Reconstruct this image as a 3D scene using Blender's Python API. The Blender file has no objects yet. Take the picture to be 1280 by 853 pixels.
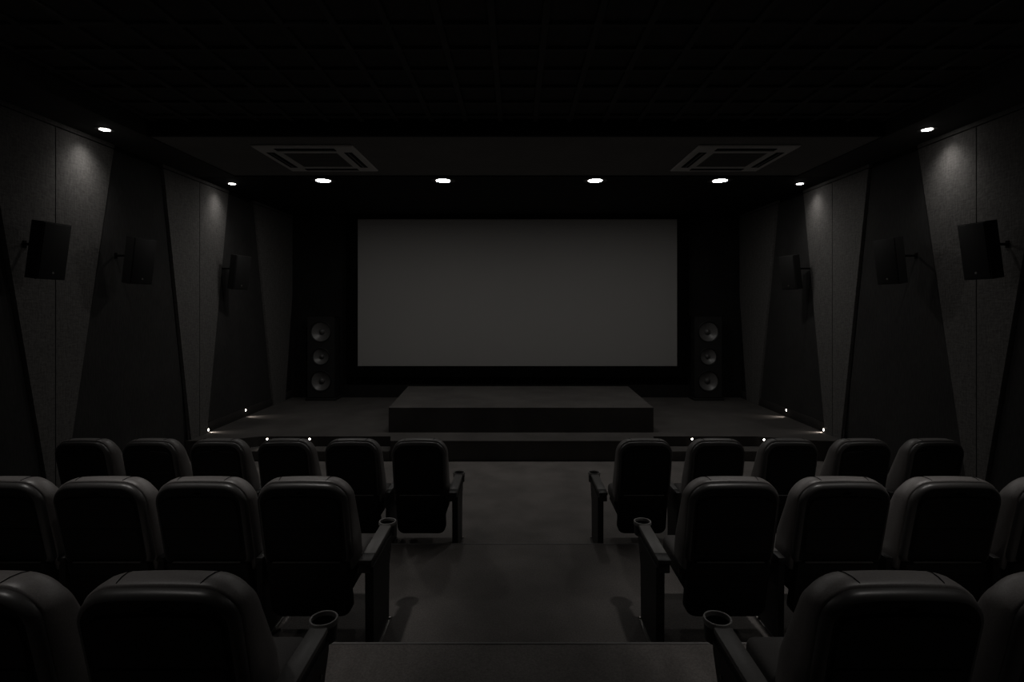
import bpy, bmesh, math, random
from mathutils import Vector, Matrix

random.seed(7)
S = bpy.context.scene
C = S.collection
PI = math.pi

# ------------------------------------------------------------------ place
EYE = 2.245            # eye height over the floor of the front row
WALL = 4.75            # half width of the room (bare wall)
BACK_Y = 11.46         # screen wall
REAR_Y = -2.4          # wall behind the viewer
SOFFIT = EYE + 1.875
CEIL = EYE + 2.04
STAGE_Z = EYE - 1.955
STAGE_Y = 7.80
TIER_B, TIER_A = 0.155, 0.315
EDGE_B, EDGE_A = 4.75, 3.10

# ------------------------------------------------------------------ helpers
def mesh_from(bm, name, mat, smooth=35):
    bmesh.ops.recalc_face_normals(bm, faces=bm.faces)
    if smooth:
        for f in bm.faces: f.smooth = True
        lim = math.radians(smooth)
        for e in bm.edges:
            if len(e.link_faces) == 2:
                e.smooth = e.calc_face_angle(0) < lim
            else:
                e.smooth = False
    me = bpy.data.meshes.new(name)
    bm.to_mesh(me); bm.free()
    if mat: me.materials.append(mat)
    return me

def link(name, me, parent=None, loc=(0, 0, 0), rot=(0, 0, 0)):
    o = bpy.data.objects.new(name, me); C.objects.link(o)
    o.location = loc; o.rotation_euler = rot
    if parent: o.parent = parent
    return o

def obj(name, bm, mat, parent=None, loc=(0, 0, 0), rot=(0, 0, 0), smooth=35):
    return link(name, mesh_from(bm, name, mat, smooth), parent, loc, rot)

def tag(o, label=None, cat=None, group=None, kind=None):
    if label: o['label'] = label
    if cat: o['category'] = cat
    if group: o['group'] = group
    if kind: o['kind'] = kind
    return o

def empty(name, label, cat, loc=(0, 0, 0), rot=(0, 0, 0), group=None):
    o = bpy.data.objects.new(name, None); C.objects.link(o)
    o.empty_display_size = 0.1
    o.location = loc; o.rotation_euler = rot
    return tag(o, label, cat, group)

def struct(name, bm, mat, parent=None, smooth=35, label=None):
    o = obj(name, bm, mat, parent, smooth=smooth)
    if not parent: o['kind'] = 'structure'
    if label: o['label'] = label
    return o

def add_box(bm, x0, x1, y0, y1, z0, z1, bev=0.0, seg=2):
    t = bmesh.new()
    bmesh.ops.create_cube(t, size=1.0)
    for v in t.verts:
        v.co = Vector(((x0+x1)/2+v.co.x*(x1-x0), (y0+y1)/2+v.co.y*(y1-y0), (z0+z1)/2+v.co.z*(z1-z0)))
    if bev:
        bmesh.ops.bevel(t, geom=t.edges[:], offset=bev, segments=seg, profile=0.5, affect='EDGES')
    merge(bm, t)

def merge(bm, t):
    me = bpy.data.meshes.new('tmp'); t.to_mesh(me); t.free()
    bm.from_mesh(me); bpy.data.meshes.remove(me)

def box(x0, x1, y0, y1, z0, z1, bev=0.0, seg=2):
    bm = bmesh.new(); add_box(bm, x0, x1, y0, y1, z0, z1, bev, seg); return bm

def add_loft(bm, rings, cap0=True, cap1=True):
    n = len(rings[0]); vs = [[bm.verts.new(p) for p in r] for r in rings]
    for a, b in zip(vs, vs[1:]):
        for i in range(n):
            bm.faces.new((a[i], a[(i+1) % n], b[(i+1) % n], b[i]))
    if cap0: bm.faces.new(vs[0])
    if cap1: bm.faces.new(vs[-1][::-1])

def add_lathe(bm, prof, n=32, axis='Z', center=(0, 0, 0), cap=False):
    """prof: (radius, height) pairs turned about an axis"""
    rings = []
    for r, h in prof:
        ring = []
        for i in range(n):
            a = 2*PI*i/n; c, s = r*math.cos(a), r*math.sin(a)
            p = {'Z': (c, s, h), 'Y': (c, h, s), 'X': (h, c, s)}[axis]
            ring.append(tuple(p[k]+center[k] for k in range(3)))
        rings.append(ring)
    add_loft(bm, rings, cap, cap)

def lathe(prof, n=32, axis='Z', center=(0, 0, 0), cap=False):
    bm = bmesh.new(); add_lathe(bm, prof, n, axis, center, cap); return bm

def add_prism(bm, poly, fn, t0, t1):
    """poly of 2-D points; fn(u, v, t) -> 3-D point"""
    a = [bm.verts.new(fn(u, v, t0)) for u, v in poly]
    b = [bm.verts.new(fn(u, v, t1)) for u, v in poly]
    n = len(poly)
    bm.faces.new(a); bm.faces.new(b[::-1])
    for i in range(n):
        bm.faces.new((a[i], b[i], b[(i+1) % n], a[(i+1) % n]))

def bevel_all(bm, off, seg=2, ang=30):
    es = [e for e in bm.edges if len(e.link_faces) == 2 and e.calc_face_angle(0) > math.radians(ang)]
    bmesh.ops.bevel(bm, geom=es, offset=off, segments=seg, profile=0.5, affect='EDGES')

# ------------------------------------------------------------------ materials
def mat_base(name):
    m = bpy.data.materials.new(name); m.use_nodes = True
    nt = m.node_tree; b = nt.nodes['Principled BSDF']
    return m, nt, b

def plain(name, col, rough=0.6, spec=0.5, metal=0.0, var=0.0, nscale=20.0, bump=0.0):
    m, nt, b = mat_base(name)
    b.inputs['Base Color'].default_value = (*col, 1)
    b.inputs['Roughness'].default_value = rough
    b.inputs['Specular IOR Level'].default_value = spec
    b.inputs['Metallic'].default_value = metal
    if var or bump:
        tc = nt.nodes.new('ShaderNodeTexCoord')
        nz = nt.nodes.new('ShaderNodeTexNoise')
        nz.inputs['Scale'].default_value = nscale; nz.inputs['Detail'].default_value = 4
        nt.links.new(tc.outputs['Object'], nz.inputs['Vector'])
        if var:
            mx = nt.nodes.new('ShaderNodeMix'); mx.data_type = 'RGBA'
            mx.inputs['A'].default_value = (*[c*(1-var) for c in col], 1)
            mx.inputs['B'].default_value = (*[c*(1+var) for c in col], 1)
            nt.links.new(nz.outputs['Fac'], mx.inputs['Factor'])
            nt.links.new(mx.outputs['Result'], b.inputs['Base Color'])
        if bump:
            bp = nt.nodes.new('ShaderNodeBump'); bp.inputs['Strength'].default_value = bump
            bp.inputs['Distance'].default_value = 0.004
            nt.links.new(nz.outputs['Fac'], bp.inputs['Height'])
            nt.links.new(bp.outputs['Normal'], b.inputs['Normal'])
    return m

def cloth(name, col, stretch=(60, 60, 60), var=0.25, bump=0.5, fine=1.0, blotch=0.15, rough=0.95, spec=0.15, dist=0.004):
    """woven stuff: stretched fine noise + slow blotches"""
    m, nt, b = mat_base(name)
    b.inputs['Roughness'].default_value = rough
    b.inputs['Specular IOR Level'].default_value = spec
    N, L = nt.nodes, nt.links
    tc = N.new('ShaderNodeTexCoord')
    mp = N.new('ShaderNodeMapping'); mp.inputs['Scale'].default_value = stretch
    L.new(tc.outputs['Object'], mp.inputs['Vector'])
    nz = N.new('ShaderNodeTexNoise'); nz.inputs['Scale'].default_value = fine
    nz.inputs['Detail'].default_value = 5; nz.inputs['Roughness'].default_value = 0.65
    L.new(mp.outputs['Vector'], nz.inputs['Vector'])
    bl = N.new('ShaderNodeTexNoise'); bl.inputs['Scale'].default_value = 2.2; bl.inputs['Detail'].default_value = 3
    L.new(tc.outputs['Object'], bl.inputs['Vector'])
    r1 = N.new('ShaderNodeMapRange'); r1.inputs['From Min'].default_value = .3; r1.inputs['From Max'].default_value = .7
    r1.inputs['To Min'].default_value = 1-var; r1.inputs['To Max'].default_value = 1+var
    L.new(nz.outputs['Fac'], r1.inputs['Value'])
    r2 = N.new('ShaderNodeMapRange'); r2.inputs['From Min'].default_value = .3; r2.inputs['From Max'].default_value = .7
    r2.inputs['To Min'].default_value = 1-blotch; r2.inputs['To Max'].default_value = 1+blotch
    L.new(bl.outputs['Fac'], r2.inputs['Value'])
    mu = N.new('ShaderNodeMath'); mu.operation = 'MULTIPLY'
    L.new(r1.outputs['Result'], mu.inputs[0]); L.new(r2.outputs['Result'], mu.inputs[1])
    vm = N.new('ShaderNodeVectorMath'); vm.operation = 'SCALE'
    vm.inputs[0].default_value = col
    L.new(mu.outputs[0], vm.inputs['Scale'])
    L.new(vm.outputs['Vector'], b.inputs['Base Color'])
    bp = N.new('ShaderNodeBump'); bp.inputs['Strength'].default_value = bump; bp.inputs['Distance'].default_value = dist
    L.new(nz.outputs['Fac'], bp.inputs['Height'])
    L.new(bp.outputs['Normal'], b.inputs['Normal'])
    return m

def glow(name, col, strength):
    m, nt, b = mat_base(name)
    b.inputs['Base Color'].default_value = (.8, .8, .8, 1)
    b.inputs['Emission Color'].default_value = (*col, 1)
    b.inputs['Emission Strength'].default_value = strength
    return m

def weave(name, col, pitch=62, var=.27, bump=.5):
    """coarse linen: upright and crosswise threads of uneven weight"""
    m, nt, b = mat_base(name)
    b.inputs['Roughness'].default_value = .95; b.inputs['Specular IOR Level'].default_value = .1
    N, L = nt.nodes, nt.links
    tc = N.new('ShaderNodeTexCoord')
    def thread(sc, seed):
        mp = N.new('ShaderNodeMapping'); mp.inputs['Scale'].default_value = sc; mp.inputs['Location'].default_value = (seed, seed, seed)
        L.new(tc.outputs['Object'], mp.inputs['Vector'])
        nz = N.new('ShaderNodeTexNoise'); nz.inputs['Scale'].default_value = 1; nz.inputs['Detail'].default_value = 3
        L.new(mp.outputs['Vector'], nz.inputs['Vector']); return nz
    a = thread((pitch, pitch, pitch*.16), 1.0); c = thread((pitch*.16, pitch*.16, pitch), 9.0); d = thread((pitch*.6,)*3, 5.0)
    ad = N.new('ShaderNodeMath'); ad.operation = 'ADD'
    L.new(a.outputs['Fac'], ad.inputs[0]); L.new(c.outputs['Fac'], ad.inputs[1])
    ad2 = N.new('ShaderNodeMath'); ad2.operation = 'ADD'
    L.new(ad.outputs[0], ad2.inputs[0]); L.new(d.outputs['Fac'], ad2.inputs[1])
    r1 = N.new('ShaderNodeMapRange'); r1.inputs['From Min'].default_value = 1.1; r1.inputs['From Max'].default_value = 1.9
    r1.inputs['To Min'].default_value = 1-var; r1.inputs['To Max'].default_value = 1+var
    L.new(ad2.outputs[0], r1.inputs['Value'])
    vm = N.new('ShaderNodeVectorMath'); vm.operation = 'SCALE'; vm.inputs[0].default_value = col
    L.new(r1.outputs['Result'], vm.inputs['Scale']); L.new(vm.outputs['Vector'], b.inputs['Base Color'])
    bp = N.new('ShaderNodeBump'); bp.inputs['Strength'].default_value = bump; bp.inputs['Distance'].default_value = .004
    L.new(ad2.outputs[0], bp.inputs['Height']); L.new(bp.outputs['Normal'], b.inputs['Normal'])
    return m

M = {
 'carpet':     cloth('carpet', (.205, .188, .177), (90, 90, 90), .30, .6, 1.0, .22, .75, .5),
 'stage':      cloth('stage_carpet', (.106, .099, .094), (90, 90, 90), .25, .5, 1.0, .15),
 'riser':      cloth('riser_carpet', (.050, .047, .045), (90, 90, 90), .25, .5),
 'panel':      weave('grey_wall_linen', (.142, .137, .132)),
 'panel_dark': cloth('black_wall_linen', (.046, .045, .044), (55, 55, 9), .20, .5, 1.0, .10),
 'wall':       cloth('black_wall', (.020, .0195, .019), (40, 40, 40), .15, .2),
 'seat':       cloth('seat_fabric', (.25, .234, .228), (160, 160, 160), .18, .35, 1.0, .12, .42, .9, .0015),
 'seat_shaded':  cloth('seat_fabric_shaded', (.105, .099, .096), (160, 160, 160), .18, .35, 1.0, .12, .7, .4, .0015),  # seat fabric again, darker: shade on the seat cushions put into the colour
 'seam':       plain('seam_thread', (.006, .006, .006), .9, .1, var=.2),
 'shell':      plain('black_shell', (.022, .0215, .021), .6, .2, var=.15, nscale=60, bump=.05),
 'rim':        plain('shell_rim', (.075, .072, .070), .40, 1.0, var=.12, nscale=60),  # same plastic as the shell, paler: some of its highlight is in the colour
 'ledge':      plain('ledge_highlight', (.30, .29, .285), .4, .5, var=.1, nscale=60),  # shell plastic coloured pale: the lip's highlight is painted in
 'pad':        plain('arm_vinyl', (.20, .194, .188), .42, .45, var=.10, nscale=90, bump=.15),
 'arm':        plain('arm_plastic', (.030, .029, .028), .45, .5, var=.15, nscale=60),
 'ring':       plain('cup_ring', (.34, .33, .32), .40, .5, var=.1, nscale=60),
 'cup':        plain('cup_well', (.008, .008, .008), .6, .3, var=.1),
 'end':        plain('end_panel_laminate', (.020, .0195, .019), .55, .4, var=.2, nscale=30, bump=.1),
 'steel':      plain('dull_steel', (.30, .29, .28), .35, .5, 1.0, var=.1),
 'black':      plain('black_paint', (.010, .0098, .0095), .8, .2, var=.2, nscale=8),
 'ceil':       plain('black_ceiling', (.065, .064, .063), .85, .15, var=.25, nscale=6),
 'ceil_bar':   plain('ceiling_grid', (.065, .064, .063), .7, .2, var=.2, nscale=10),
 'ceil_tray':  plain('charcoal_ceiling', (.22, .216, .212), .85, .15, var=.12, nscale=3),
 'ac':         plain('conditioner_plastic', (.80, .79, .77), .5, .4, var=.06, nscale=10),
 'ac_grille':  plain('conditioner_grille', (.20, .196, .19), .6, .3, var=.1, nscale=30),
 'slot':       plain('slot_black', (.004, .004, .004), .8, .1, var=.2),
 'screen':     plain('screen_vinyl', (.42, .41, .40), .9, .1, var=.025, nscale=1.2),
 'velvet':     plain('frame_velvet', (.005, .005, .005), .95, .05, var=.2, nscale=30),
 'speaker':    plain('speaker_black', (.022, .0215, .021), .55, .4, var=.15, nscale=60, bump=.1),
 'grille':     plain('speaker_grille', (.018, .0175, .017), .6, .35, var=.2, nscale=160, bump=.3),
 'cone':       plain('woofer_cone', (.16, .157, .154), .34, .8, var=.15, nscale=40),
 'rubber':     plain('woofer_rubber', (.012, .012, .012), .5, .4, var=.1),
 'cap':        plain('dust_cap', (.11, .108, .106), .35, .5, var=.05),
 'badge':      plain('badge_metal', (.55, .54, .52), .3, .5, 1.0, var=.05),
 'nosing':     plain('nosing_strip', (.30, .29, .285), .6, .3, var=.2, nscale=30),
 'trim':       plain('lamp_trim', (.045, .044, .043), .5, .4, var=.1),
 'lamp':       glow('lamp_lens', (1.0, .97, .93), 66.0),
 'spotlens':   glow('small_lamp_lens', (1.0, .96, .92), 14.0),
 'steplens':   glow('step_lamp_lens', (1.0, .90, .80), 9.0),
}

# ------------------------------------------------------------------ room shell
struct('floor', box(-WALL, WALL, EDGE_B, BACK_Y+.1, -.12, 0), M['carpet'], label='dark grey carpet of the front row level')
struct('floor_middle', box(-WALL, WALL, EDGE_A, EDGE_B, -.12, TIER_B, .006), M['carpet'], label='carpeted tier under the middle row')
struct('floor_rear', box(-WALL, WALL, REAR_Y, EDGE_A, -.12, TIER_A, .006), M['carpet'], label='carpeted tier under the rear row')
for n, (y, z) in enumerate(((EDGE_B, TIER_B), (EDGE_A, TIER_A))):
    struct('trim_%d' % (n+1), box(-WALL, WALL, y-.012, y+.005, z-.010, z+.0035, .002), M['nosing'], label='thin nosing strip on the step edge')

struct('wall_front', box(-WALL-.1, WALL+.1, BACK_Y, BACK_Y+.12, -.12, CEIL+.1), M['wall'])
struct('wall_rear', box(-WALL-.1, WALL+.1, REAR_Y-.12, REAR_Y, -.12, CEIL+.1), M['wall'])
struct('wall_left', box(-WALL-.12, -WALL, REAR_Y, BACK_Y, -.12, CEIL+.1), M['wall'])
struct('wall_right', box(WALL, WALL+.12, REAR_Y, BACK_Y, -.12, CEIL+.1), M['wall'])

# ceiling: open-cell grid over the seats
TRAY0, TRAY1 = 6.07, 7.97
SIDE = 4.12
bm = bmesh.new(); add_box(bm, -WALL, WALL, REAR_Y, TRAY0, CEIL+.03, CEIL+.12)
ceil = struct('ceiling', bm, M['ceil'], label='black ceiling over the seats')
bm = bmesh.new()
P = .189*2.04
x = .0
for k in range(-11, 12):
    xc = .02 + (k-.5)*P
    if abs(xc) < SIDE-.03: add_box(bm, xc-.027, xc+.027, REAR_Y+.01, TRAY0-.002, CEIL, CEIL+.032, .004, 1)
y = TRAY0 - .16
while y > REAR_Y+.1:
    add_box(bm, -SIDE, SIDE, y-.022, y+.022, CEIL+.001, CEIL+.031, .004, 1); y -= P
g = obj('ceiling_grid', bm, M['ceil_bar'], ceil)
# side and front soffits, drop beam and the charcoal tray
for s, nm in ((-1, 'left'), (1, 'right')):
    a, b = sorted((s*SIDE, s*WALL))
    struct('ceiling_soffit_' + nm, box(a, b, REAR_Y, TRAY1, SOFFIT, CEIL+.11, .004, 1), M['ceil'], label='black soffit along the ' + nm + ' wall')
struct('ceiling_soffit_front', box(-WALL, WALL, TRAY1, BACK_Y, SOFFIT, CEIL+.11, .004, 1), M['black'], label='black soffit in front of the screen wall')
struct('ceiling_beam', box(-SIDE, SIDE, TRAY0, TRAY0+.05, SOFFIT+.012, CEIL+.11), M['black'], label='black drop edge between the two ceilings')
struct('ceiling_tray', box(-SIDE, SIDE, TRAY0+.05, TRAY1, SOFFIT+.018, SOFFIT+.10), M['ceil_tray'], label='charcoal ceiling strip holding the air conditioners')

# baseboards along the stage
for s, nm in ((-1, 'left'), (1, 'right')):
    a, b = sorted((s*(WALL-.035), s*WALL))
    struct('baseboard_' + nm, box(a, b, STAGE_Y+.02, BACK_Y, STAGE_Z, STAGE_Z+.15, .006), M['riser'])

# ------------------------------------------------------------------ stage with step recesses
def stage_poly():
    y0, y1 = STAGE_Y, STAGE_Y+.27
    return [(-WALL, y0), (-4.25, y0), (-3.80, y1), (-1.86, y1), (-1.80, y0), (1.98, y0), (2.04, y1),
            (3.55, y1), (4.35, y0), (WALL, y0), (WALL, BACK_Y), (-WALL, BACK_Y)]
bm = bmesh.new(); add_prism(bm, stage_poly(), lambda u, v, t: (u, v, t), 0.0, STAGE_Z)
bevel_all(bm, .006)
stage = struct('stage', bm, M['stage'], label='low carpeted stage below the screen'); stage['kind'] = 'structure'
for s, x0, x1 in ((-1, -4.20, -1.81), (1, 1.99, 4.20)):
    bm = bmesh.new()
    add_box(bm, x0, x1, STAGE_Y-.005, STAGE_Y+.268, 0, .143, .006)
    t = struct('stage_step', bm, M['stage'], label='carpeted step cut into the %s of the stage front' % ('left' if s < 0 else 'right'))

# ------------------------------------------------------------------ podium
bm = bmesh.new()
pf, pb = 8.31, 10.5
ring0 = [(-1.945, pf, STAGE_Z), (2.10, pf, STAGE_Z), (2.16, pb, STAGE_Z), (-2.08, pb, STAGE_Z)]
ring1 = [(a, b, EYE-1.576) for a, b, c in ring0]
add_loft(bm, [ring0, ring1]); bevel_all(bm, .008)
tag(obj('podium', bm, M['stage']), 'wide low carpeted podium on the stage, centred below the screen', 'podium')

# ------------------------------------------------------------------ projection screen
sx0, sx1, sz0, sz1 = -3.295, 3.355, EYE-1.28, EYE+1.778
scr = empty('projection_screen', 'large blank grey projection screen in a black frame on the front wall', 'screen', (0.03, 11.34, sz0))
W = .24
bm = bmesh.new()
y0, y1 = 11.30, BACK_Y
add_box(bm, sx0-W, sx1+W, y0, y1, sz1, sz1+.16, .012)
add_box(bm, sx0-W, sx1+W, y0, y1, sz0-W, sz0, .012)
add_box(bm, sx0-W, sx0, y0, y1, sz0, sz1, .012)
add_box(bm, sx1, sx1+W, y0, y1, sz0, sz1, .012)
def rebase(bm, o):
    bmesh.ops.translate(bm, verts=bm.verts, vec=-Vector(o.location)); return bm
obj('frame', rebase(bm, scr), M['velvet'], scr)
obj('screen_surface', rebase(box(sx0-.004, sx1+.004, 11.33, 11.37, sz0-.004, sz1+.004), scr), M['screen'], scr)

# ------------------------------------------------------------------ wall panels
def wall_fn(s):
    return lambda d, z, t: (s*(WALL-.003-t), d, EYE+z)

def cut(poly, seam, keep):
    """half of a convex polygon on one side of d = seam"""
    out = []
    n = len(poly)
    for i in range(n):
        a, b = poly[i], poly[(i+1) % n]
        ia, ib = (a[0]-seam)*keep >= 0, (b[0]-seam)*keep >= 0
        if ia: out.append(a)
        if ia != ib:
            t = (seam-a[0])/(b[0]-a[0]); out.append((seam, a[1]+t*(b[1]-a[1])))
    return out

TOPZ = 1.815
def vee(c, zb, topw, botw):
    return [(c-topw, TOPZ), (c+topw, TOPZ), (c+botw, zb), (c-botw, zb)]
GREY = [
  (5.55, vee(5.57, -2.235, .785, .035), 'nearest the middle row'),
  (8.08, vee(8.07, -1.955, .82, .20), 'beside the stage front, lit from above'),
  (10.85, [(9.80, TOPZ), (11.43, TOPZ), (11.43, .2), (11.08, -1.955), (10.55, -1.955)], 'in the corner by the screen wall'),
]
T = .05
sname = {-1: 'left', 1: 'right'}
for s in (-1, 1):
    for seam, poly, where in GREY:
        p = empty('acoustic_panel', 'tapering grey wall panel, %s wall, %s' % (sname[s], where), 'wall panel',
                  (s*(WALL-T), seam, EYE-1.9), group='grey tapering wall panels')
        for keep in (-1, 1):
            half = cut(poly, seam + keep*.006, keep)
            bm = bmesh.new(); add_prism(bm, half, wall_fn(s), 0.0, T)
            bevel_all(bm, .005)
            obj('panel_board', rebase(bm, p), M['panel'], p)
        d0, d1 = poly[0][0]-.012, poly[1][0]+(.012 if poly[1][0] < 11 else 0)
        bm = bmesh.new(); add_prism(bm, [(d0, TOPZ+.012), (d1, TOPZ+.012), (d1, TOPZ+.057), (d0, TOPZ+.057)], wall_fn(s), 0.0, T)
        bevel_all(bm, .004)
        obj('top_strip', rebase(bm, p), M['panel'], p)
    g = .018
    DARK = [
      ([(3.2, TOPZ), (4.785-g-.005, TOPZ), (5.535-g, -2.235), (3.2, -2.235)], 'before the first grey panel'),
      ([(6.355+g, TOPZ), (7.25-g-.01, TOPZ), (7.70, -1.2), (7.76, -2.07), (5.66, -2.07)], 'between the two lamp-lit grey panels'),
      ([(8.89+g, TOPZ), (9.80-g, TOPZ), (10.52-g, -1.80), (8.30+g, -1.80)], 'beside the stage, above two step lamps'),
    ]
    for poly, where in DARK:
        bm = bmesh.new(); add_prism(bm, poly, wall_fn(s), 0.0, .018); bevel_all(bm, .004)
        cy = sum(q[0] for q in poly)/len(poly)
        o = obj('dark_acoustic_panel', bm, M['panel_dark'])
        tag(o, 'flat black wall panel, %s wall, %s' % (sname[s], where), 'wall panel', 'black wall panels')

# ------------------------------------------------------------------ surround speakers on the walls
def spk_meshes(W=.285, H=.54, D=.145):
    # local: front face toward +X, width along +Y from 0, hinge at top front near edge (0,0,0)
    bm = bmesh.new()
    add_prism(bm, [(0, 0), (W, 0), (W-.03, 0), (W-.03, 0)][:2] + [(W-.02, D), (.02, D)], lambda u, v, t: (-v-.006, u, t), -H, 0)
    bevel_all(bm, .008)
    body = mesh_from(bm, 'cabinet', M['speaker'])
    gr = mesh_from(box(-.008, .004, .008, W-.008, -H+.012, -.008, .004), 'grille', M['grille'])
    bm = lathe([(.0001, .009), (.011, .008), (.012, .003)], 16, 'X', (0, W*.5, -H+.065))
    bd = mesh_from(bm, 'badge', M['badge'])
    return body, gr, bd
SPK = spk_meshes()
SP = [(5.03, 5, 'over the grey panel nearest the middle row'), (6.23, 14, 'on the wide black panel'),
      (8.50, 21, 'on the narrow black panel above the step lamps')]
for s in (-1, 1):
    for d, yaw, where in SP:
        X = 4.36 if s < 0 else 4.33
        # cabinets are built for the left wall; the right wall mirrors them
        root = empty('wall_speaker', 'black speaker on the %s wall, %s' % (sname[s], where), 'loudspeaker',
                     (s*X, d, EYE+.772), group='surround speakers on the walls')
        yw = math.radians(-yaw); tilt = math.radians(8)
        R = Matrix.Rotation(yw, 4, 'Z') @ Matrix.Rotation(tilt, 4, 'Y')
        for nm, me in zip(('cabinet', 'grille', 'badge'), SPK):
            if s > 0:
                me2 = me.copy()
                mm = Matrix.Scale(-1, 4, (1, 0, 0)) @ R
                me2.transform(mm); me2.flip_normals()
            else:
                me2 = me.copy(); me2.transform(R)
            link(nm, me2, root)
        # bracket: arm from the cabinet's back to a plate on the wall
        back = R @ Vector((-.17, .15, -.22))
        gap = WALL - X
        bm = bmesh.new()
        wall_x = -(gap-(.05 if d < 6 else .019))
        add_box(bm, wall_x, wall_x+.012, back.y-.02, back.y+.02, back.z-.035, back.z+.035, .003, 1)
        add_box(bm, wall_x+.01, back.x+.02, back.y-.012, back.y+.012, back.z-.012, back.z+.012, .004, 1)
        if s > 0:
            bmesh.ops.scale(bm, vec=(-1, 1, 1), verts=bm.verts)
        obj('bracket', bm, M['slot'], root)

# ------------------------------------------------------------------ tower speakers on the stage
def tower(x0, x1, label):
    xc, w, h = (x0+x1)/2, (x1-x0), 1.71
    root = empty('tower_speaker', label, 'loudspeaker', (xc, 11.08, STAGE_Z), group='tower speakers beside the screen')
    bm = bmesh.new()
    for q in ((-w/2, -w/2+.02, .02, .33, .05, h), (w/2-.02, w/2, .02, .33, .05, h), (-w/2, w/2, .02, .33, h-.02, h),
              (-w/2, w/2, .02, .33, .05, .07), (-w/2, w/2, .31, .33, .05, h)):
        add_box(bm, *q, .004, 1)
    obj('cabinet', bm, M['speaker'], root)
    bm = bmesh.new(); add_box(bm, -w/2-.03, w/2+.03, -.03, .345, 0, .05, .008)
    obj('plinth', bm, M['speaker'], root)
    WOO = ((1.40, .225), (.895, .185), (.395, .225))
    bm = bmesh.new()
    cuts = [.065, .645, 1.145, h-.015]           # baffle fields, bottom to top
    hw = w/2-.006
    for (z, rr), (z0, z1) in zip(WOO[::-1], zip(cuts, cuts[1:])):
        angs = sorted([2*PI*i/48 for i in range(48)] + [math.atan2(b-z, a) % (2*PI) for a in (-hw, hw) for b in (z0, z1)])
        rect, circ = [], []
        for t in angs:
            c, sn = math.cos(t), math.sin(t)
            k = min(hw/abs(c) if abs(c) > 1e-9 else 9, ((z1-z) if sn > 0 else (z-z0))/abs(sn) if abs(sn) > 1e-9 else 9)
            rect.append((c*k, sn*k+z)); circ.append((c*rr*.97, sn*rr*.97+z))
        add_loft(bm, [[(x, .020, q) for x, q in rect], [(x, .0, q) for x, q in rect], [(x, .0, q) for x, q in circ], [(x, .020, q) for x, q in circ]], False, False)
    obj('baffle', bm, M['speaker'], root)
    for z, rr in WOO:
        c = (0, 0, z)
        wo = obj('woofer', lathe([(rr*.84, .012), (rr*.88, -.004), (rr*.94, -.010), (rr*.985, -.006), (rr*1.0, .004)], 48, 'Y', c), M['rubber'], root)
        obj('cone', lathe([(rr*.86, .008), (rr*.70, .032), (rr*.50, .060), (rr*.25, .080)], 48, 'Y', c), M['cone'], wo)
        obj('dust_cap', lathe([(rr*.27, .078), (rr*.24, .050), (rr*.15, .030), (.001, .022)], 28, 'Y', c), M['cap'], wo)
    return root
tower(-4.255, -3.70, 'tall black three-woofer tower speaker on the stage, left of the screen')
tower(3.645, 4.20, 'tall black three-woofer tower speaker on the stage, right of the screen')

# ------------------------------------------------------------------ ceiling cassette air conditioners
def cassette(xc, label):
    h = .605
    z = SOFFIT+.018
    root = empty('air_conditioner', label, 'air conditioner', (xc, 7.025, z), group='ceiling air conditioners')
    # frame ring with sloping lip, louvre slots around a centre grille
    def sq(a, z): return [(-a, -a, z), (a, -a, z), (a, a, z), (-a, a, z)]
    bm = bmesh.new()
    add_loft(bm, [sq(h-.01, 0), sq(h, -.012), sq(h-.012, -.026), sq(.335, -.030), sq(.335, -.012)], False, False)
    obj('frame', bm, M['ac'], root)
    for k in range(4):
        rot = Matrix.Rotation(k*PI/2, 4, 'Z')
        bm = box(-.36, .36, -.525, -.425, -.034, -.027, .003, 1)
        bm.transform(rot); lv = obj('louvre_slot', bm, M['slot'], root)
        bm = box(-.35, .35, -.482, -.468, -.040, -.033, .002, 1)
        bm.transform(rot); obj('louvre', bm, M['ac_grille'], lv)
    bm = bmesh.new(); add_box(bm, -.335, .335, -.335, .335, -.026, -.008)
    for i in range(13):
        q = -.30+i*.05
        add_box(bm, -.315, .315, q-.006, q+.006, -.032, -.025, .002, 1)
    obj('intake_grille', bm, M['ac_grille'], root)
cassette(-2.535, 'square four-way air conditioner in the ceiling, above the left lamps')
cassette(2.765, 'square four-way air conditioner in the ceiling, above the right lamps')

# ------------------------------------------------------------------ lamps
def spot(parent, power, size, blend, radius, col=(1, .96, .92), loc=(0, 0, -.03), rot=(0, 0, 0), oval=(1, 1, 1)):
    l = bpy.data.lights.new('lamp_beam', 'SPOT'); l.energy = power; l.spot_size = math.radians(size)
    l.spot_blend = blend; l.shadow_soft_size = radius; l.color = col
    o = bpy.data.objects.new('lamp_beam', l); C.objects.link(o); o.parent = parent
    o.location = loc; o.rotation_euler = rot; o.scale = oval
    return o

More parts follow.
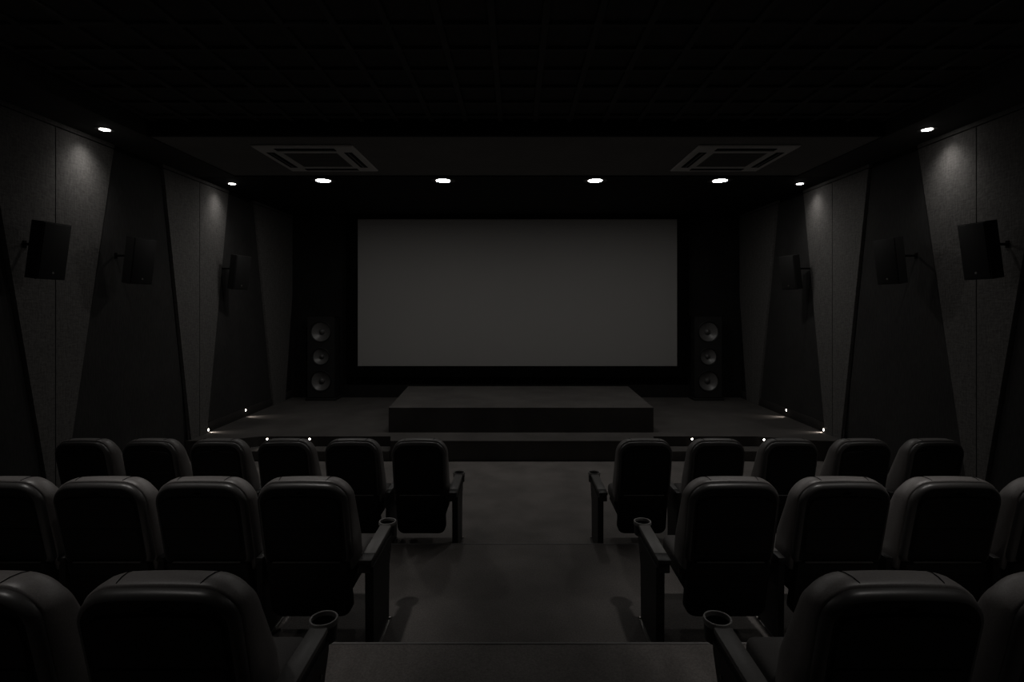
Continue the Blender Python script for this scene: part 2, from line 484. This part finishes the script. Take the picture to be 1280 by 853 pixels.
def downlight_meshes(r, mat, dome):
    ring = mesh_from(lathe([(r*1.75, 0.0), (r*1.74, -.003), (r*1.5, -.0035), (r*1.25, -.0025), (r*1.03, -.0015), (r*1.0, .0)], 40), 'trim_ring', M['trim'])  # trim widened to catch the lens light as a halo
    lens = mesh_from(lathe([(r, -.003), (r*.93, -dome*.45), (r*.72, -dome*.8), (r*.4, -dome*.96), (.001, -dome)], 36), 'lens', mat)
    return ring, lens
BIG = downlight_meshes(.104, M['lamp'], .007)
SMALL = downlight_meshes(.052, M['spotlens'], .012)
def downlight(x, y, z, kind, label, group, beam=None):
    root = empty('downlight', label, 'ceiling lamp', (x, y, z), group=group)
    for nm, me in zip(('trim_ring', 'lens'), kind): link(nm, me, root)
    if beam: spot(root, **beam)
    return root
for px, where in ((404, 'below the left air conditioner'), (554, 'above the left half of the screen'),
                  (744, 'above the right half of the screen'), (900, 'below the right air conditioner')):
    downlight((px-645)*8.22/680, 8.22, SOFFIT, BIG, 'bright round downlight in the soffit, ' + where, 'downlights before the screen')
SIDE_BEAM = dict(power=12.2, size=150, blend=1.0, radius=.02, oval=(1, .47, 1), loc=(0, .06, -.03))
for s in (-1, 1):
    for y, where in ((5.82, 'over the grey panel nearest the seats'), (8.43, 'over the grey panel by the stage front')):
        downlight(s*4.40, y, SOFFIT, SMALL, 'small downlight in the %s soffit, %s' % (sname[s], where), 'small downlights along the side walls', dict(SIDE_BEAM, power=SIDE_BEAM['power']*(1 if y < 7 else .80)))
for x, y, where, pw, sz in ((-2.1, 1.6, 'rear row, left block', 30, 58), (2.1, 1.6, 'rear row, right block', 30, 58),
                            (-3.05, 3.5, 'middle row, left block, wall side', 50, 52), (-1.70, 3.45, 'middle row, left block, aisle side', 58, 44),
                            (1.75, 3.45, 'middle row, right block, aisle side', 58, 44), (3.05, 3.5, 'middle row, right block, wall side', 50, 52)):
    downlight(x, y, CEIL, SMALL, 'small downlight in the ceiling over the ' + where, 'downlights over the seats',
              dict(power=pw, size=sz, blend=1.0, radius=.08))

# step lamps
def step_lamp(loc, axis, label, group, r=.018, power=.25, aim=None):
    root = empty('step_lamp', label, 'step lamp', loc, group=group)
    sgn = {'X': 1, '-X': -1, '-Y': -1}[axis]; ax = axis[-1]
    obj('bezel', lathe([(r*.9, -sgn*.034), (r*.9, 0), (r*1.7, 0), (r*1.7, sgn*.006), (r*1.1, sgn*.008), (r*1.0, sgn*.002)], 24, ax), M['trim'], root)
    obj('lens', lathe([(r*1.02, sgn*.003), (r*.8, sgn*.007), (r*.4, sgn*.010), (.0005, sgn*.011)], 20, ax), M['steplens'], root)
    d = {'X': Vector((1, 0, -.75)), '-X': Vector((-1, 0, -.75)), '-Y': Vector((0, -1, -.8))}[axis]
    q = d.to_track_quat('-Z', 'Y').to_euler()
    off = {'X': (.025, 0, 0), '-X': (-.025, 0, 0), '-Y': (0, -.025, 0)}[axis]
    spot(root, power, 120, .8, .012, (1, .88, .78), off, q, (.45, 1, 1))
for s in (-1, 1):
    for y, z, where in ((8.33, -1.918, 'at the stage front'), (9.48, -1.84, 'deeper along the stage')):
        step_lamp((s*(WALL-.035), y, EYE+z), 'X' if s < 0 else '-X',
                  'tiny step lamp on the %s baseboard, %s' % (sname[s], where), 'step lamps on the baseboards', .020, 2.2)
for x, where in ((-3.69, 'left step, nearer the wall'), (-3.06, 'left step, nearer the podium'),
                 (2.61, 'right step, nearer the podium'), (3.66, 'right step, nearer the wall')):
    yy = STAGE_Y+.27
    if x > 3.55: yy -= (x-3.55)*.27/.8
    step_lamp((x, yy, EYE-1.995), '-Y', 'tiny glowing step lamp in the stage riser, ' + where, 'step lamps in the stage riser', .014, .6)

# ------------------------------------------------------------------ cinema seats
LEAN = .235
ZT = .985
def outline(w, z0, z1, rt, rb, crown=.014, n=9):
    pts = []
    def arc(cx, cz, r, a0, a1):
        for i in range(n):
            a = a0+(a1-a0)*i/(n-1); pts.append((cx+r*math.cos(a), cz+r*math.sin(a)))
    h = w/2
    arc(h-rb, z0+rb, rb, -PI/2, 0)
    # a few points up the side
    for i in range(1, 6): pts.append((h, z0+rb+(z1-rt-z0-rb)*i/6))
    arc(h-rt, z1-rt, rt, 0, PI/2)
    for i in range(1, 8):
        pts.append((h-rt-(w-2*rt)*i/8, z1))
    arc(-h+rt, z1-rt, rt, PI/2, PI)
    for i in range(1, 6): pts.append((-h, z1-rt-(z1-rt-z0-rb)*i/6))
    arc(-h+rb, z0+rb, rb, PI, 3*PI/2)
    out = []
    for x, z in pts:
        k = max(0, (z-(z1-rt))/rt) if rt else 0
        out.append((x, z+crown*k*(1-(x/h)**2)))
    return out

def lean(x, y, z): return (x, y+(ZT-z)*LEAN, z)

def ring(w, z0, z1, rt, rb, inset, y, crown=.014):
    return [lean(x, y, z) for x, z in outline(w-2*inset, z0+inset, z1-inset, max(rt-inset, .01), max(rb-inset, .01), crown)]

SH = (.540, .46, ZT, .115, .06)
def shell_me():
    bm = bmesh.new()
    add_loft(bm, [ring(*SH, .034, .004), ring(*SH, .027, .0)], True, False)
    # shallow raised field on the back with an embossed crease
    F = (.452, .54, .905, .05, .03)
    add_loft(bm, [ring(*F, 0, .003), ring(*F, .006, -.004), ], False, True)
    F2 = (.44, .545, .715, .02, .03)
    add_loft(bm, [ring(*F2, 0, -.003, 0), ring(*F2, .005, -.008, 0)], False, True)
    return mesh_from(bm, 'back_shell', M['shell'])
def rim_me():
    bm = bmesh.new()
    add_loft(bm, [ring(*SH, .027, .0), ring(*SH, .020, .002), ring(*SH, .010, .010), ring(*SH, .003, .022), ring(*SH, 0, .036), ring(*SH, .003, .045)], False, False)
    return mesh_from(bm, 'shell_rim', M['rim'], 60)
CU = (.556, .40, ZT+.012, .125, .05)
def cushion_me():
    bm = bmesh.new()
    add_loft(bm, [ring(*CU, .022, .040), ring(*CU, .008, .043), ring(*CU, .002, .049), ring(*CU, -.001, .085), ring(*CU, .000, .120),
                  ring(*CU, .008, .148), ring(*CU, .026, .170), ring(*CU, .055, .180), ring(*CU, .10, .176)], True, True)
    for v in bm.verts:                      # the bolster thickens downward
        k = max(0.0, min(1.0, (.93-v.co.z)/.35))
        dep = v.co.y-(ZT-v.co.z)*LEAN-.045
        if dep > 0: v.co.y += dep*.85*k
    return mesh_from(bm, 'back_cushion', M['seat'], 60)
def seam_me(s):
    """a stitched line over the top of one corner"""
    bm = bmesh.new()
    secs = [(.046, .008), (.054, .001), (.085, -.0035), (.120, -.0015), (.146, .0065)]
    rings = []; r = .0016
    for y, ins in secs:
        w = CU[0]-2*ins; h = w/2; rt = CU[3]-ins; z1 = CU[2]-ins
        x = .150+(.12-y)*-.15
        ol = sorted([p for p in outline(w, CU[1]+ins, z1, rt, .05, n=25) if p[1] > .9 and p[0] > 0])
        for p, q in zip(ol, ol[1:]):
            if p[0] <= x <= q[0]:
                t = (x-p[0])/max(q[0]-p[0], 1e-6); z = p[1]+t*(q[1]-p[1]); break
        px, py, pz = lean(s*x, y, z+.0006)
        rings.append([(px+r*math.cos(2*PI*i/6), py, pz+r*math.sin(2*PI*i/6)) for i in range(6)])
    add_loft(bm, rings)
    return mesh_from(bm, 'seam', M['seam'])
def slot_me():
    bm = bmesh.new()
    add_box(bm, -.026, .026, -.007, .004, .928, .935, .003, 1)
    bmesh.ops.translate(bm, verts=bm.verts, vec=(0, (ZT-.93)*LEAN, 0))
    return mesh_from(bm, 'grip_lip', M['arm'])
def lower_me():
    bm = bmesh.new()
    L = (.495, .142, .525, .018, .07)
    add_loft(bm, [ring(*L, .014, -.010, 0), ring(*L, .004, -.006, 0), ring(*L, 0, .004, 0), ring(*L, 0, .06, 0), ring(*L, .02, .075, 0)], True, True)
    for i in range(7):
        z = .19+i*.040
        w = .205-.012*(i % 2)
        t = bmesh.new(); add_box(t, -w, w, -.014, -.004, z-.006, z+.006, .004, 2)
        bmesh.ops.translate(t, verts=t.verts, vec=(0, (ZT-z)*LEAN, 0)); merge(bm, t)
    return mesh_from(bm, 'lower_shell', M['shell'])
def ledge_me():
    bm = bmesh.new()
    add_box(bm, -.205, .205, -.014, .0, .523, .5285, .002, 1)
    bmesh.ops.translate(bm, verts=bm.verts, vec=(0, (ZT-.525)*LEAN, 0))
    return mesh_from(bm, 'ledge', M['ledge'])
def seat_me():
    bm = box(-.262, .262, .19, .685, .335, .455, .04, 4)
    for v in bm.verts:
        if v.co.z > .42: v.co.z += .018*(1-(v.co.x/.27)**2)*(1 if .25 < v.co.y < .64 else .3)
    return mesh_from(bm, 'seat_cushion', M['seat_shaded'], 60)
def pan_me():
    return mesh_from(box(-.245, .245, .215, .655, .285, .34, .02, 2), 'seat_pan', M['shell'])

def arm_meshes(w):
    """armrest along +Y, centred on x=0; w is the pad's width"""
    h = w/2; zt = .585
    out = {}
    bm = bmesh.new()
    add_box(bm, -h, h, .095, .515, zt-.026, zt, .007, 2)
    out['arm_pad'] = mesh_from(bm, 'arm_pad', M['pad'])
    bm = bmesh.new()
    add_box(bm, -h, h, .0, .0935, zt-.026, zt-.001, .006, 2)         # near end cap
    add_box(bm, -h+.006, h-.004, .012, .50, zt-.085, zt-.024, .008, 2)  # body below the pad
    add_box(bm, -h*.8, h*.8, .46, .53, zt-.05, zt-.006, .01, 2)
    out['armrest'] = mesh_from(bm, 'armrest', M['arm'])
    r = .060; c = (0, .570, 0)
    out['cup_ring'] = mesh_from(lathe([(r-.011, zt-.012), (r-.010, zt+.004), (r-.008, zt+.006), (r-.002, zt+.006), (r, zt+.003), (r+.001, zt-.012), (r-.004, zt-.02)], 40, 'Z', c), 'cup_ring', M['ring'])
    out['cup_holder'] = mesh_from(lathe([(r-.009, zt), (r-.014, zt-.075), (.001, zt-.080)], 36, 'Z', c), 'cup_holder', M['cup'])
    out['cup_body'] = mesh_from(lathe([(r-.003, zt-.01), (r-.006, zt-.085), (r-.02, zt-.095), (.001, zt-.095)], 36, 'Z', c), 'cup_body', M['arm'])
    return out

def panel_mesh(x0, x1, y0=.020, y1=.50, zt=.535):
    bm = bmesh.new()
    poly = [(y0+.010, 0), (y1-.085, 0), (y1-.07, .36), (y1, zt-.035), (y1, zt), (y0, zt)]
    add_prism(bm, poly, lambda u, v, t: (t, u, v), x0, x1); bevel_all(bm, .006)
    return mesh_from(bm, 'side_panel', M['end'])
def plate_mesh(x0, x1):
    bm = bmesh.new(); add_box(bm, x0, x1, .045, .43, 0, .010, .003, 1)
    add_lathe(bm, [(.012, .009), (.012, .018), (.0005, .020)], 12, 'Z', ((x0+x1)/2 + (.024 if x1 > -x0 else -.024), .41, 0))
    return mesh_from(bm, 'foot_plate', M['steel'])
def bolt_mesh(x, s):
    bm = lathe([(.008, 0), (.008, s*.004), (.0005, s*.007)], 12, 'X', (x, .405, .45))
    return mesh_from(bm, 'bolt', M['steel'])
def hinge_mesh(s):
    bm = bmesh.new()
    add_lathe(bm, [(.0005, 0), (.016, 0), (.018, .004), (.018, .018), (.0005, .019)], 14, 'X', (-.0095, .235, .41))
    return mesh_from(bm, 'hinge', M['arm'])

ME = dict(back_cushion=cushion_me(), seam=seam_me(-1), seam2=seam_me(1), back_shell=shell_me(), shell_rim=rim_me(), grip_lip=slot_me(),
          lower_shell=lower_me(), ledge=ledge_me(), seat_cushion=seat_me(), seat_pan=pan_me())
ARM_AISLE = arm_meshes(.078); ARM_IN = arm_meshes(.046)
PANEL = {('aisle', 1): panel_mesh(-.004, .046), ('aisle', -1): panel_mesh(-.046, .004), ('in', 1): panel_mesh(-.018, .018, .14, .52, .49)}
PLATE = {1: plate_mesh(-.012, .062), -1: plate_mesh(-.062, .012), 0: plate_mesh(-.026, .026)}
BOLT = {1: bolt_mesh(.046, 1), -1: bolt_mesh(-.046, -1)}
HINGE = hinge_mesh(1)

def add_arm(root, off, kind, side):
    src = ARM_AISLE if kind == 'aisle' else ARM_IN
    p0 = (off, 0, 0) if kind == 'aisle' else (off, .13, -.045)
    a = link('armrest', src['armrest'], root, p0)
    link('arm_pad', src['arm_pad'], a)
    h = link('cup_holder', src['cup_holder'], root, p0)
    link('cup_ring', src['cup_ring'], h); link('cup_body', src['cup_body'], h)
    p = link('side_panel', PANEL[('aisle', side)] if kind == 'aisle' else PANEL[('in', 1)], root, (off, 0, 0))
    link('foot_plate', PLATE[side if kind == 'aisle' else 0], p)
    if kind == 'aisle': link('bolt', BOLT[side], p)

def chair(x, y, z, side, off, kind, label, group, other=None, lift=0.0, ws=1.0):
    root = empty('cinema_seat', label, 'seat', (x, y, z), group=group)
    c = link('back_cushion', ME['back_cushion'], root); link('seam', ME['seam'], c); link('seam', ME['seam2'], c)
    b = link('back_shell', ME['back_shell'], root)
    link('shell_rim', ME['shell_rim'], b); link('grip_lip', ME['grip_lip'], b)
    l = link('lower_shell', ME['lower_shell'], root); link('ledge', ME['ledge'], l)
    s = link('seat_cushion', ME['seat_cushion'], root); sp = link('seat_pan', ME['seat_pan'], root)
    for o in (c, b, l, s, sp): o.scale = (ws, 1, 1)
    for o in (c, b): o.location = (0, -lift*LEAN, lift)
    add_arm(root, off*side, kind, side)
    link('hinge', HINGE, root, (side*(.262+.004)*ws, 0, 0)); link('hinge', HINGE, root, (-side*(.262+.004)*ws, 0, 0))
    if other: add_arm(root, -other*side, 'in', side)
    return root

ORD = ['aisle seat', 'second seat from the aisle', 'third seat from the aisle', 'fourth seat from the aisle',
       'fifth seat from the aisle', 'sixth seat from the aisle']
ROWS = [  # name, y, floor z, side, first x, pitch, count, aisle arm x, end arm in view, back lift, width
  ('front row', 4.80, 0.0, -1, -.866, .599, 6, .562, True, .030, .89),
  ('front row', 4.80, 0.0, 1, 1.153, .648, 5, .772, True, .030, .89),
  ('middle row', 3.20, TIER_B, -1, -1.272, .606, 4, .890, True, .036, 1.0),
  ('middle row', 3.20, TIER_B, 1, 1.302, .658, 4, .876, True, .036, 1.0),
  ('rear row', 1.755, TIER_A, -1, -1.185, .665, 2, .822, True, 0, 1.0),
  ('rear row', 1.755, TIER_A, 1, 1.280, .655, 2, .862, True, 0, 1.0),
]
for nm, y, z, blk, x0, pitch, n, ax, wall_end, lift, ws in ROWS:
    for i in range(n):
        side = -blk                      # the arm it owns is on its aisle side
        chair(x0+blk*pitch*i, y, z, side, abs(x0)-ax if i == 0 else pitch/2, 'aisle' if i == 0 else 'in',
              'dark padded cinema seat, %s in the %s, %s block' % (ORD[i], nm, sname[blk]),
              'cinema seats of the ' + nm, other=(.30 if (wall_end and i == n-1) else None), lift=lift, ws=ws)

# ------------------------------------------------------------------ camera, world, view
cam = bpy.data.cameras.new('camera'); co = bpy.data.objects.new('camera', cam); C.objects.link(co)
co.location = (0, 0, EYE); co.rotation_euler = (PI/2, 0, 0)
cam.sensor_width = 36.0; cam.lens = 680/1280*36
cam.shift_x = -5/1280; cam.shift_y = -45.5/1280
cam.clip_start = .05
S.camera = co

w = bpy.data.worlds.new('world'); S.world = w; w.use_nodes = True
w.node_tree.nodes['Background'].inputs['Color'].default_value = (0, 0, 0, 1)
w.node_tree.nodes['Background'].inputs['Strength'].default_value = 0.0

S.view_settings.view_transform = 'Standard'
S.view_settings.look = 'None'
S.view_settings.gamma = 1.0
S.view_settings.use_curve_mapping = False
S.view_settings.exposure = 0.0
try:
    S.cycles.use_denoising = True
    S.cycles.max_bounces = 8
    S.cycles.sample_clamp_indirect = 4.0
except Exception:
    pass
